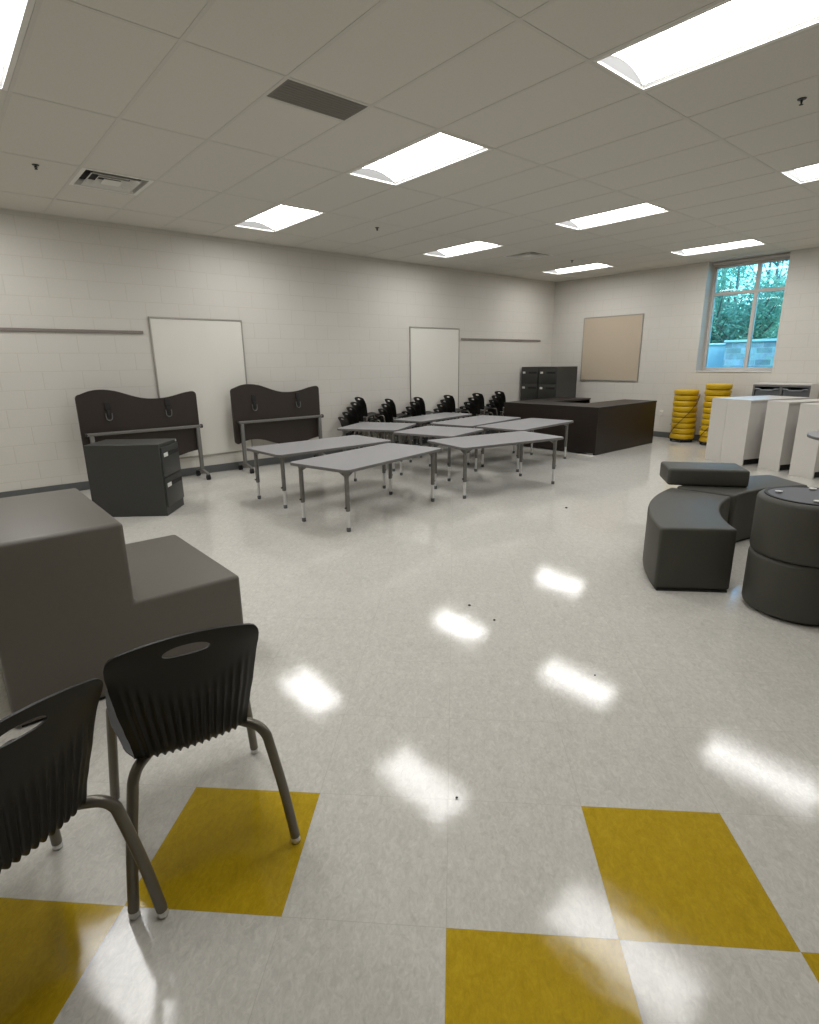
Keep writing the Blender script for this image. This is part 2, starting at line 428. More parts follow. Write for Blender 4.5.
b = MB(); b.b2(XW + .42, 90, -30, 60, -.35, -.3); struct(b.build('ground_outside', M_GRASS, smooth=False))
b = MB()   # wooded hillside rising beyond
n = 26
hv = [[b.bm.verts.new((30 + 40 * i / n, -10 + 50 * j / n, -.3 + 6 * (i / n) ** .8 + random.uniform(-.25, .25) * (i > 0))) for j in range(n + 1)] for i in range(n + 1)]
for i in range(n):
    for j in range(n): b.bm.faces.new((hv[i][j], hv[i + 1][j], hv[i + 1][j + 1], hv[i][j + 1]))
struct(b.build('hillside', M_GRASS))
b = MB(); b.b2(13.5, 13.8, 1.5, 5.13, -.3, 1.80); sw = struct(b.build('wall_stone', M_STONE, smooth=False))
b = MB(); b.b2(13.47, 13.83, 1.47, 5.16, 1.80, 1.85, bevel=.006, seg=1); b.build('coping', M_COPING, sw)
b = MB(); b.b2(13.9, 14.1, 5.14, 12, -.3, 1.76); sw = struct(b.build('wall_siding', M_SIDING, smooth=False))
b = MB(); b.b2(13.87, 14.13, 5.14, 12, 1.76, 1.80, bevel=.006, seg=1); b.build('coping', M_COPING, sw)

def tree(x, y, z, h, r, mi, label, seed, bare=False):
    rnd = random.Random(seed)
    t = thing('tree', label, 'tree', (x, y, z), 0, 'trees outside the window')
    b = MB()
    b.tube(smooth_path([(0, 0, 0), (.05, .08, h * .35), (-.04, .05, h * .7), (0, .1, h)]), [.14 * (1 - .8 * i / 15) for i in range(16)], 8)
    for k in range(9):
        z0 = h * rnd.uniform(.25, .85); a = rnd.uniform(0, 2 * PI); l = r * rnd.uniform(.6, 1)
        b.tube([(0, .05, z0), (l * .5 * math.cos(a), l * .5 * math.sin(a), z0 + l * .35), (l * math.cos(a), l * math.sin(a), z0 + l * .85)], [.05, .03, .012], 6)
    b.build('trunk', M_BARK, t)
    b = MB(); bm = b.bm
    nb = 16 if not bare else 9
    for k in range(nb):
        a = rnd.uniform(0, 2 * PI); rr = r * rnd.uniform(.1, .8); zc = h * rnd.uniform(.3, 1.02)
        c = Vector((rr * math.cos(a), rr * math.sin(a), zc)); br = r * rnd.uniform(.35, .55)
        for q in range(230 if not bare else 110):
            d = Vector((rnd.gauss(0, 1), rnd.gauss(0, 1), rnd.gauss(0, .8))).normalized() * br * rnd.uniform(.5, 1)
            p = c + d; s = rnd.uniform(.05, .105)
            m = Matrix.Rotation(rnd.uniform(0, 2 * PI), 3, 'Z') @ Matrix.Rotation(rnd.uniform(-1, 1), 3, 'X') @ Matrix.Rotation(rnd.uniform(-1, 1), 3, 'Y')
            vs = [bm.verts.new(p + m @ Vector(o)) for o in ((-s, 0, 0), (0, -s * .45, .02), (s, 0, 0), (0, s * .45, .02))]
            bm.faces.new(vs)
    b.build('foliage', M_LEAF[mi], t, smooth=False, recalc=False)
for i, (x, y, z, h, r, mi, bare) in enumerate([(22, 9.6, -.3, 4.6, 1.5, 1, 0), (21, 8.4, -.3, 3.6, 1.4, 0, 0), (23, 7.4, -.3, 4.2, 1.5, 2, 0), (24, 8.9, -.3, 5.4, 1.5, 0, 1),
        (27, 10.9, -.3, 6.2, 1.8, 2, 1), (27, 8.6, -.3, 6.6, 1.8, 1, 1), (26, 9.9, -.3, 4.8, 1.7, 1, 0), (31, 12.2, .3, 6.8, 2, 0, 1), (31, 10.2, .3, 6.2, 2, 2, 1), (20.5, 7.0, -.3, 3.6, 1.3, 1, 0)]):
    tree(x, y, z, h, r, mi, 'leafy green tree in the wood seen through the window', 40 + i, bare)

# ------------------------------------------------------------------ ceiling fixtures
def troffer():
    L_, W_ = 2 * U - .026, U - .026
    t = thing('ceiling_light', 'x', 'ceiling light', group='recessed ceiling lights')
    def arc(y, n=14, off=0):
        r = []
        for i in range(n + 1):
            s = -1 + 2 * i / n
            r.append((s * (W_ / 2 - .045), y, .022 + .060 * (1 - abs(s) ** 2.2) + off))
        return r
    b = MB()
    b.b2(-W_ / 2, -W_ / 2 + .03, -L_ / 2, L_ / 2, -.002, .012, bevel=.002, seg=1); b.b2(W_ / 2 - .03, W_ / 2, -L_ / 2, L_ / 2, -.002, .012, bevel=.002, seg=1)
    b.b2(-W_ / 2 + .03, W_ / 2 - .03, -L_ / 2, -L_ / 2 + .014, -.002, .012); b.b2(-W_ / 2 + .03, W_ / 2 - .03, L_ / 2 - .014, L_ / 2, -.002, .012)
    b.build('frame', M_WHITE, t)
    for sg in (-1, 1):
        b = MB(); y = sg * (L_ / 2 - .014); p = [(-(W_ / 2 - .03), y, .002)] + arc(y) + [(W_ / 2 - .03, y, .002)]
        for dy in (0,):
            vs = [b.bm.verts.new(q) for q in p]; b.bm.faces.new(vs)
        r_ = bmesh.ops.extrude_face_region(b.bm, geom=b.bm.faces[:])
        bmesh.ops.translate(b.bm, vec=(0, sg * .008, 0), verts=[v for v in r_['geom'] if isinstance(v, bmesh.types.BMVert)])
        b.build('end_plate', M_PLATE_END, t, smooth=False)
    b = MB()
    for sg in (-1, 1):
        xs = sorted((sg * (W_ / 2 - .03), sg * (W_ / 2 - .045)))
        v = [b.bm.verts.new(q) for q in ((sg * (W_ / 2 - .028), -L_ / 2 + .014, .002), (sg * (W_ / 2 - .028), L_ / 2 - .014, .002), (sg * (W_ / 2 - .046), L_ / 2 - .014, .026), (sg * (W_ / 2 - .046), -L_ / 2 + .014, .026))]
        b.bm.faces.new(v)
    b.build('side_rail', M_RAILS, t, smooth=False)
    b = MB(); a0, a1 = arc(-L_ / 2 + .02), arc(L_ / 2 - .02)
    v0 = [b.bm.verts.new(q) for q in a0]; v1 = [b.bm.verts.new(q) for q in a1]
    for i in range(len(v0) - 1): b.bm.faces.new((v0[i], v1[i], v1[i + 1], v0[i + 1]))
    b.build('diffuser', M_LENS, t, recalc=False)
    b = MB()
    b.b2(-W_ / 2, W_ / 2, -L_ / 2, L_ / 2, .10, .115); b.b2(-W_ / 2, -W_ / 2 + .004, -L_ / 2, L_ / 2, .012, .10); b.b2(W_ / 2 - .004, W_ / 2, -L_ / 2, L_ / 2, .012, .10)
    b.b2(-W_ / 2, W_ / 2, -L_ / 2, -L_ / 2 + .004, .012, .10); b.b2(-W_ / 2, W_ / 2, L_ / 2 - .004, L_ / 2, .012, .10)
    b.build('housing', M_WHITE, t)
    return t
LLAB = {(-5, 4): 'ceiling light nearest the whiteboard wall in the row nearest the viewer', (-5, 0): 'ceiling light cut by the upper left corner of the view',
        (-5, -4): 'ceiling light overhead in the row nearest the viewer', (0, 4): 'leftmost whole ceiling light, near the wall and square air vent',
        (0, 0): 'bright ceiling light just beside the flat grey return grille', (0, -4): 'largest ceiling light, running out of the upper right',
        (5, 4): 'small ceiling light left of the dark far air vent', (5, 0): 'ceiling light right of centre, in line above the desk', (5, -4): 'ceiling light cut by the right edge of the view',
        (10, 4): 'smallest, farthest ceiling light close to the room corner', (10, 0): 'ceiling light right in front of the window', (10, -4): 'far ceiling light beyond the window, right of view'}
tr0 = troffer()
for i, (u, v) in enumerate(LIGHTS):
    t = tr0 if i == 0 else copy_tree(tr0)
    t.location = (GX + (u + .5) * U, GY + (v + 1) * U, ZC); t['label'] = LLAB[(u, v)]

def vent(u, v, label):
    t = thing('air_vent', label, 'air vent', (GX + (u + .5) * U, GY + (v + .5) * U, ZC), 0, 'stepped air vents in the ceiling')
    w = U / 2 - .013
    def ring(bm, w0, z0, w1, z1):
        a = [bm.verts.new((x * w0, y * w0, z0)) for x, y in ((-1, -1), (1, -1), (1, 1), (-1, 1))]
        c = [bm.verts.new((x * w1, y * w1, z1)) for x, y in ((-1, -1), (1, -1), (1, 1), (-1, 1))]
        for i in range(4): bm.faces.new((a[i], a[(i + 1) % 4], c[(i + 1) % 4], c[i]))
    b = MB(); ring(b.bm, w, 0, w * .88, 0); ring(b.bm, w * .88, 0, w * .84, .05); b.build('frame', M_WHITE, t, smooth=False)
    for k, (a0, a1) in enumerate(((.70, .54), (.46, .34))):
        b = MB(); ring(b.bm, w * a0, -.006, w * a1, .04); ring(b.bm, w * a0, -.006, w * (a0 + .01), -.002); b.build('louver', M_WHITE, t, smooth=False)
    b = MB(); b.b2(-w * .27, w * .27, -w * .27, w * .27, -.004, .002, bevel=.002, seg=1); b.build('center_plate', M_WHITE, t)
    b = MB(); b.b2(-w * .86, w * .86, -w * .86, w * .86, .055, .06); b.build('duct_boot', M_DARK, t)
    return t
vent(-3, 4, 'square stepped white air vent near the left wall')
vent(7, 4, 'dark looking square air vent in the far ceiling near the corner')
t = thing('return_grille', 'flat grey rectangular return air grille in the ceiling', 'air vent', (GX - 1.5 * U, GY + .25 * U, ZC))
b = MB(); b.b2(-U / 2 + .012, U / 2 - .012, -U / 4 + .012, U / 4 - .012, .0005, .005); b.build('face_panel', M_GRILLE, t)
b = MB()
for k in range(9):
    y = -U / 4 + .03 + k * .03; b.b2(-U / 2 + .03, U / 2 - .03, y - .0015, y + .0015, -.0015, .0005)
b.build('slats', M_GRILLE, t)
def sprinkler(x, y, label):
    t = thing('sprinkler_head', label, 'sprinkler', (x, y, ZC), 0, 'ceiling sprinkler heads')
    b = MB(); b.lathe([(0, 0), (.034, 0), (.03, -.008), (.012, -.012), (0, -.012)], n=20); b.build('escutcheon', M_FILE, t); t.scale = (.8, .8, .62)
    b = MB(); b.lathe([(.009, -.01), (.009, -.03), (.006, -.034), (.006, -.045), (0, -.045)], n=12); b.tube([(-.012, 0, -.02), (-.014, 0, -.035), (0, 0, -.05)], .003, 6); b.tube([(.012, 0, -.02), (.014, 0, -.035), (0, 0, -.05)], .003, 6); b.build('body', M_DARK, t)
    b = MB(); b.lathe([(0, -.052), (.016, -.052), (.016, -.055), (0, -.055)], n=14); b.build('deflector', M_DARK, t)
sprinkler(1.02, 5.94, 'dark sprinkler head left of the square white vent'); sprinkler(4.62, 6.0, 'dark sprinkler head between the leftmost lights')
sprinkler(4.65, 1.50, 'dark sprinkler head at upper right below the largest light'); sprinkler(8.67, 5.9, 'tiny sprinkler head above the farthest light')

# ------------------------------------------------------------------ things on the walls
def whiteboard(x0, x1, z0, z1, label):
    t = thing('whiteboard', label, 'whiteboard', ((x0 + x1) / 2, YW, z0), 0, 'tall whiteboards on the left wall')
    w, h = x1 - x0, z1 - z0
    b = MB(); b.b2(-w / 2, w / 2, -.014, -.002, 0, h); b.build('panel', M_WBOARD, t, smooth=False)
    b = MB()
    b.b2(-w / 2 - .004, -w / 2 + .014, -.022, -.001, -.004, h + .004, bevel=.003, seg=1); b.b2(w / 2 - .014, w / 2 + .004, -.022, -.001, -.004, h + .004, bevel=.003, seg=1)
    b.b2(-w / 2 + .014, w / 2 - .014, -.022, -.001, h - .018, h + .004, bevel=.003, seg=1); b.b2(-w / 2 + .014, w / 2 - .014, -.022, -.001, -.004, .014, bevel=.003, seg=1)
    b.build('frame', M_ALU, t)
whiteboard(2.275, 3.50, .25, 2.065, 'tall blank whiteboard between the two folded brown tables')
whiteboard(6.58, 7.80, .25, 2.068, 'tall blank whiteboard behind the stacks of black chairs')
def rail(x0, x1, z, label):
    b = MB(); b.b2(x0, x1, YW - .016, YW - .001, z - .02, z + .014, bevel=.003, seg=1); b.b2(x0, x1, YW - .022, YW - .016, z - .02, z - .008, bevel=.002, seg=1)
    tag(b.build('map_rail', M_RAIL), label, 'display rail', 'grey map rails on the left wall')
rail(-1.2, 2.19, 1.881, 'long grey map rail at the left edge above the step seat'); rail(7.86, 10.30, 1.887, 'grey map rail between the far whiteboard and the corner')
t = thing('tackboard', 'square tan fabric tackboard on the far wall above the desk', 'notice board', (XW, 6.275, 1.055))
b = MB(); b.b2(-.016, -.002, -.645, .645, 0, 1.26); b.build('fabric_panel', M_FABRIC_TAN, t, smooth=False)
b = MB()
for q in ((-.02, -.001, -.65, -.632, -.005, 1.265), (-.02, -.001, .632, .65, -.005, 1.265), (-.02, -.001, -.632, .632, -.005, .013), (-.02, -.001, -.632, .632, 1.247, 1.265)): b.b2(*q, bevel=.002, seg=1)
b.build('frame', M_ALU, t)
t = thing('wall_outlet', 'white wall outlet left of the yellow cushion stacks', 'outlet', (XW, 5.09, .46))
b = MB(); b.b2(-.007, -.001, -.038, .038, -.06, .06, bevel=.003); b.build('cover_plate', M_PLATE, t)
for dz in (-.025, .025):
    b = MB(); b.b2(-.011, -.006, -.017, .017, dz - .014, dz + .014, bevel=.003); b.build('receptacle', M_WHITE, t)

# ------------------------------------------------------------------ classroom tables
TH = .585
def make_table(L_, W_):
    t = thing('classroom_table', 'x', 'table', group='grey classroom tables')
    b = MB(); b.prism(rounded_rect(L_ - .008, W_ - .008, .056, 8), TH - .026, TH, bevel=.0025, seg=1, ang=60); b.build('tabletop', M_TGREY, t)
    b = MB(); o = rounded_rect(L_, W_, .06, 8); i_ = rounded_rect(L_ - .009, W_ - .009, .0555, 8)
    bm = b.bm; n = len(o)
    def ringv(p, z): return [bm.verts.new((x, y, z)) for x, y in p]
    r = [ringv(i_, TH - .0005), ringv(o, TH - .003), ringv(o, TH - .025), ringv(i_, TH - .028)]
    for p, q in zip(r, r[1:] + r[:1]):
        for j in range(n): bm.faces.new((p[j], p[(j + 1) % n], q[(j + 1) % n], q[j]))
    b.build('edge_band', M_TEDGE, t)
    ins = .085
    for sx in (-1, 1):
        for sy in (-1, 1):
            x, y = sx * (L_ / 2 - ins), sy * (W_ / 2 - ins)
            b = MB(); b.lathe([(0, .19), (.019, .19), (.0215, .195), (.0215, TH - .06), (.028, TH - .035), (.028, TH - .027), (0, TH - .027)], (x, y, 0), 16)
            # corner gussets running along both edges
            for ax in (0, 1):
                d = (-sx, 0) if ax == 0 else (0, -sy)
                P = []
                g0, g1 = .012, .105
                zt, zb = TH - .0275, TH - .085
                nx, ny = (0, .009) if ax == 0 else (.009, 0)
                for sgn in (-1, 1):
                    P.append([b.bm.verts.new((x + d[0] * g + sgn * nx, y + d[1] * g + sgn * ny, z)) for g, z in ((g0, zt), (g1, zt), (g1, zt - .008), (g0, zb))])
                b.bm.faces.new(P[0]); b.bm.faces.new(P[1][::-1])
                for j in range(4): b.bm.faces.new((P[0][j], P[0][(j + 1) % 4], P[1][(j + 1) % 4], P[1][j]))
            lg = b.build('leg', M_TLEG, t)
            b = MB(); b.lathe([(0, .035), (.016, .035), (.016, .195), (0, .195)], (x, y, 0), 14); tag(b.build('leg_insert', M_CHROME, lg), 'chrome height adjusting insert')
            b = MB(); b.lathe([(0, 0), (.018, 0), (.0205, .006), (.0205, .03), (.017, .038), (0, .038)], (x, y, 0), 14); b.build('foot', M_BASE, lg)
            b = MB(); b.tube([(x + sx * .018, y, .225), (x + sx * .034, y, .225)], .008, 8); b.build('adjusting_knob', M_DARK, lg)
    # apron rails under the top
    return t
TABLES = [((1.52, .76), 3.337, 5.486, 1.25, 'long grey table in front of the right folded brown table'),
          ((1.52, .76), 3.281, 4.462, 12.78, 'front left long grey table, nearest to the viewer'),
          ((.914, .914), 4.915, 6.481, 30.6, 'square grey table tucked against the leftmost chair stack'),
          ((1.52, .76), 5.068, 4.357, -9.67, 'front right long grey table with open floor before it'),
          ((.914, .914), 5.139, 5.423, 15.7, 'square grey table in the middle of the table cluster'),
          ((1.52, .61), 6.43, 6.905, 11.5, 'farthest narrow grey table, right along the chair stacks'),
          ((1.52, .76), 6.481, 5.975, 10.0, 'long grey table second from the chair stacks, left of the desk'),
          ((1.52, .76), 6.626, 5.12, 6.6, 'long grey table ending at the brown desk corner')]
protos = {}
for (sz, x, y, a, lab) in TABLES:
    if sz not in protos: protos[sz] = make_table(*sz); t = protos[sz]
    else: t = copy_tree(protos[sz])
    t.location = (x, y, 0); t.rotation_euler.z = R(a); t['label'] = lab
t = thing('round_table', 'grey round table whose rim shows at the right edge', 'table', (7.14, 1.15, 0))
RH = .70
b = MB(); b.lathe([(0, RH), (.592, RH), (.592, RH - .024), (0, RH - .024)], n=72); b.build('tabletop', M_TGREY, t)
b = MB(); b.lathe([(.591, RH - .0005), (.600, RH - .004), (.600, RH - .026), (.590, RH - .03), (.590, RH - .0005)], n=72); b.build('edge_band', M_TEDGE, t)
b = MB(); b.lathe([(0, RH - .024), (.16, RH - .024), (.16, RH - .032), (.035, RH - .04), (.035, .06), (0, .06)], n=28); b.build('pedestal', M_TLEG, t)
b = MB(); b.lathe([(0, .06), (.05, .06), (.30, .022), (.31, .012), (.31, 0), (0, 0)], n=40); b.build('base_plate', M_TLEG, t)

# ------------------------------------------------------------------ folded flip-top tables
def make_flip():
    t = thing('flip_top_table', 'x', 'folding table', group='folded brown flip-top tables')
    top = [(0, .025), (.03, .045), (.08, .066), (.16, .092), (.25, .103), (.34, .098), (.44, .078), (.54, .043), (.64, .008), (.74, -.018), (.86, -.03), (1.0, -.025), (1.12, -.003), (1.22, .022), (1.30, .036), (1.36, .042), (1.395, .044)]
    top = [(p.x, p.y) for p in smooth_path([(x, y, 0) for x, y in top], 3)]
    # lower edge repeats the wave .70 m below, corners rounded
    def wave(x):
        for (a, ya), (c, yc) in zip(top, top[1:]):
            if x <= c: return ya + (yc - ya) * (x - a) / max(c - a, 1e-6)
        return top[-1][1]
    X1 = 1.395; rc = .05; hgt = .77
    def corner(cx_, cz, a0):
        return [(cx_ + rc * math.cos(R(a0 + 15 * k)), cz + rc * math.sin(R(a0 + 15 * k))) for k in range(7)]
    poly = corner(rc, wave(rc) - rc, 180)[::-1] if False else []
    NP = 60
    poly = []
    for k in range(NP + 1):
        x = rc + (X1 - 2 * rc) * k / NP; poly.append((x, wave(x)))
    poly += [(X1 - rc + rc * math.sin(R(15 * k)), wave(X1 - rc) - rc + rc * math.cos(R(15 * k))) for k in range(1, 7)]
    poly += [(X1 - rc + rc * math.cos(R(15 * k)), wave(X1 - rc) - hgt + rc - rc * math.sin(R(15 * k))) for k in range(0, 6)]
    for k in range(NP + 1):
        x = X1 - rc - (X1 - 2 * rc) * k / NP; poly.append((x, wave(x) - hgt))
    poly += [(rc - rc * math.sin(R(15 * k)), wave(rc) - hgt + rc - rc * math.cos(R(15 * k))) for k in range(1, 7)]
    poly += [(rc - rc * math.cos(R(15 * k)), wave(rc) - rc + rc * math.sin(R(15 * k))) for k in range(0, 6)]
    mrot = Matrix(((1, 0, 0, -.6975), (0, 0, -1, .0), (0, 1, 0, 1.105), (0, 0, 0, 1)))
    b = MB(); b.prism(poly, 0, .028, m=mrot); b.build('tabletop', M_BROWN, t)
    for x in (-.375, .32):
        b = MB(); b.b2(x - .032, x + .032, -.043, -.0285, .965, 1.06, bevel=.004); b.b2(x - .018, x + .018, -.05, -.03, .88, .968, bevel=.004)
        br = b.build('latch_bracket', M_DARK, t)
        b = MB(); b.tube(smooth_path([(x - .034, -.046, .93), (x - .03, -.054, .865), (x, -.056, .842), (x + .03, -.054, .865), (x + .034, -.046, .93)], 4), .006, 8); b.build('latch_handle', M_BASE, br)
    b = MB(); b.b2(-.655, .71, -.098, -.05, .675, .71, bevel=.006); b.build('crossbeam', M_FRAME, t)
    for x in (-.60, .655):
        b = MB(); b.b2(x - .024, x + .024, -.096, -.052, .055, .676, bevel=.008); lg = b.build('leg', M_FRAME, t)
        b = MB()
        prof = [(-.24, .062), (-.07, .09), (.02, .09), (.17, .062), (.17, .085), (.03, .118), (-.08, .118), (-.24, .085)]
        mm = Matrix(((0, 0, 1, x - .02), (1, 0, 0, -.05), (0, 1, 0, 0), (0, 0, 0, 1)))
        b.prism(prof, 0, .04, m=mm, bevel=.005, seg=1); b.build('foot', M_FRAME, lg)
        for yy in (-.27, .10):
            b = MB()
            for dx in (-.014, .014):
                b.tube([(x + dx - .009, yy, .0305), (x + dx + .009, yy, .0305)], [.03, .03], 18)
            b.tube([(x - .02, yy, .0305), (x + .02, yy, .0305)], .006, 8)
            b.tube([(x, yy + .012, .05), (x, yy + .012, .075)], .012, 8); b.box((x, yy + .006, .055), (.04, .04, .018), bevel=.004)
            b.build('caster', M_DARK, lg)
    for xx in (-.655, .705):
        b = MB(); b.tube([(xx - .012, -.074, .692), (xx + .012, -.074, .692)], .026, 14); b.build('pivot', M_DARK, t)
    return t
f = make_flip(); f.location = (1.985, 7.50, 0); f['label'] = 'brown folded flip-top table behind the grey file cabinet'
g = copy_tree(f); g.location = (3.855, 7.50, 0); g['label'] = 'brown folded flip-top table right of the near whiteboard'

# ------------------------------------------------------------------ filing cabinets
def file_cabinet(W, D, Ht, n, label, loc, rz, group=None, lock=True):
    # front faces local -Y
    t = thing('filing_cabinet', label, 'filing cabinet', loc, rz, group)
    b = MB(); b.b2(-W / 2, W / 2, -D / 2, D / 2, .0, Ht, bevel=.004, seg=1)
    b.build('body', M_FILE, t)
    y0 = -D / 2
    kick = .085; dh = (Ht - kick - .03) / n
    for k in range(n):
        z0 = kick + k * dh
        b = MB(); b.b2(-W / 2 + .012, W / 2 - .012, y0 - .016, y0 - .001, z0 + .006, z0 + dh - .006, bevel=.004, seg=2); d = b.build('drawer', M_FILE, t)
        zz = z0 + dh - .085
        b = MB(); b.b2(-.06 if W > .45 else -.02, W / 2 - .03, y0 - .0185, y0 - .0165, zz - .02, zz + .02, bevel=.0008, seg=1); b.b2(-.06 if W > .45 else -.02, W / 2 - .03, y0 - .026, y0 - .0165, zz + .012, zz + .022, bevel=.003); b.build('handle', M_DARK, d)
        b = MB(); b.b2(-W / 2 + .05, -W / 2 + (.15 if W > .45 else .115), y0 - .0195, y0 - .0165, zz - .02, zz + .02, bevel=.001, seg=1); b.build('label_holder', M_LABEL, d)
    if lock:
        b = MB(); b.tube([(W / 2 - .035, y0 + .002, Ht - .02), (W / 2 - .035, y0 - .008, Ht - .02)], .009, 12); b.build('lock', M_CHROME, t)
    return t
# near two-drawer cabinet: front corner (1.634,5.721), front runs to (1.926,6.088)
ang = math.atan2(.367, .292)
fdir = Vector((math.cos(ang), math.sin(ang))); ndir = Vector((-fdir.y, fdir.x))
W, D = .465, .735
cpt = Vector((1.634, 5.721)) + fdir * W / 2 + ndir * D / 2
file_cabinet(W, D, .728, 2, 'low charcoal two-drawer filing cabinet standing alone on the floor', (cpt.x, cpt.y, 0), ang)
# two tall cabinets behind the desk, fronts facing the tables (-X)
file_cabinet(.44, .715, 1.345, 4, 'left tall charcoal filing cabinet behind the desk, nearer corner', (10.02, 7.44, 0), R(-90), 'tall filing cabinets behind the desk', False)
file_cabinet(.44, .715, 1.345, 4, 'right tall charcoal filing cabinet behind the desk', (10.02, 6.99, 0), R(-90), 'tall filing cabinets behind the desk', False)

# ------------------------------------------------------------------ espresso desk, U shaped
t = thing('office_desk', 'large espresso brown U-shaped desk before the filing cabinets', 'desk', (7.9, 4.735, 0), R(1.2))
DH = .757
b = MB()
LX, LY = 1.98, 1.87
poly = [(0, 0), (LX, 0), (LX, .62), (.66, .62), (.66, 1.28), (1.93, 1.28), (1.93, LY), (0, LY)]
b.prism(poly, DH - .028, DH, bevel=.002, seg=1); b.build('worktop', M_ESP, t, smooth=False)
def panel(nm, *q):
    b = MB(); b.b2(*q, bevel=.0015, seg=1); b.build(nm, M_ESP, t, smooth=False)
panel('side_panel', .006, .03, .03, LY - .03, .03, DH - .028)
panel('front_panel', .006, LX - .03, .006, .03, .004, DH - .028)
panel('end_panel', LX - .03, LX - .004, .006, .61, .0, DH - .028)
panel('back_panel', .006, 1.90, LY - .03, LY - .006, .004, DH - .028)
panel('end_panel', 1.90, 1.926, 1.29, LY - .006, 0, DH - .028)
b = MB()
b.b2(1.30, 1.72, .04, .56, .06, DH - .029, bevel=.003, seg=1); pd = b.build('pedestal', M_ESP, t, smooth=False)
for z0 in (.08, .29, .50):
    b = MB(); b.b2(1.31, 1.71, .56, .578, z0, z0 + .2, bevel=.002, seg=1); b.build('drawer', M_ESP, pd, smooth=False)
b = MB()
for (x, y) in ((.04, .04), (LX - .07, .06), (.04, LY - .06), (1.84, LY - .06)): b.lathe([(0, 0), (.018, 0), (.018, .03), (0, .03)], (x, y, 0), 12)
b.build('leveling_feet', M_DARK, t)
# floor box plate at its corner
b = MB(); b.b2(-.13, .13, -.05, .05, 0, .006, bevel=.002, seg=1)
tag(b.build('floor_plate', M_PLATE, None, (7.84, 4.86, 0), R(92)), 'small pale plate on the floor at the desk corner', 'floor plate')

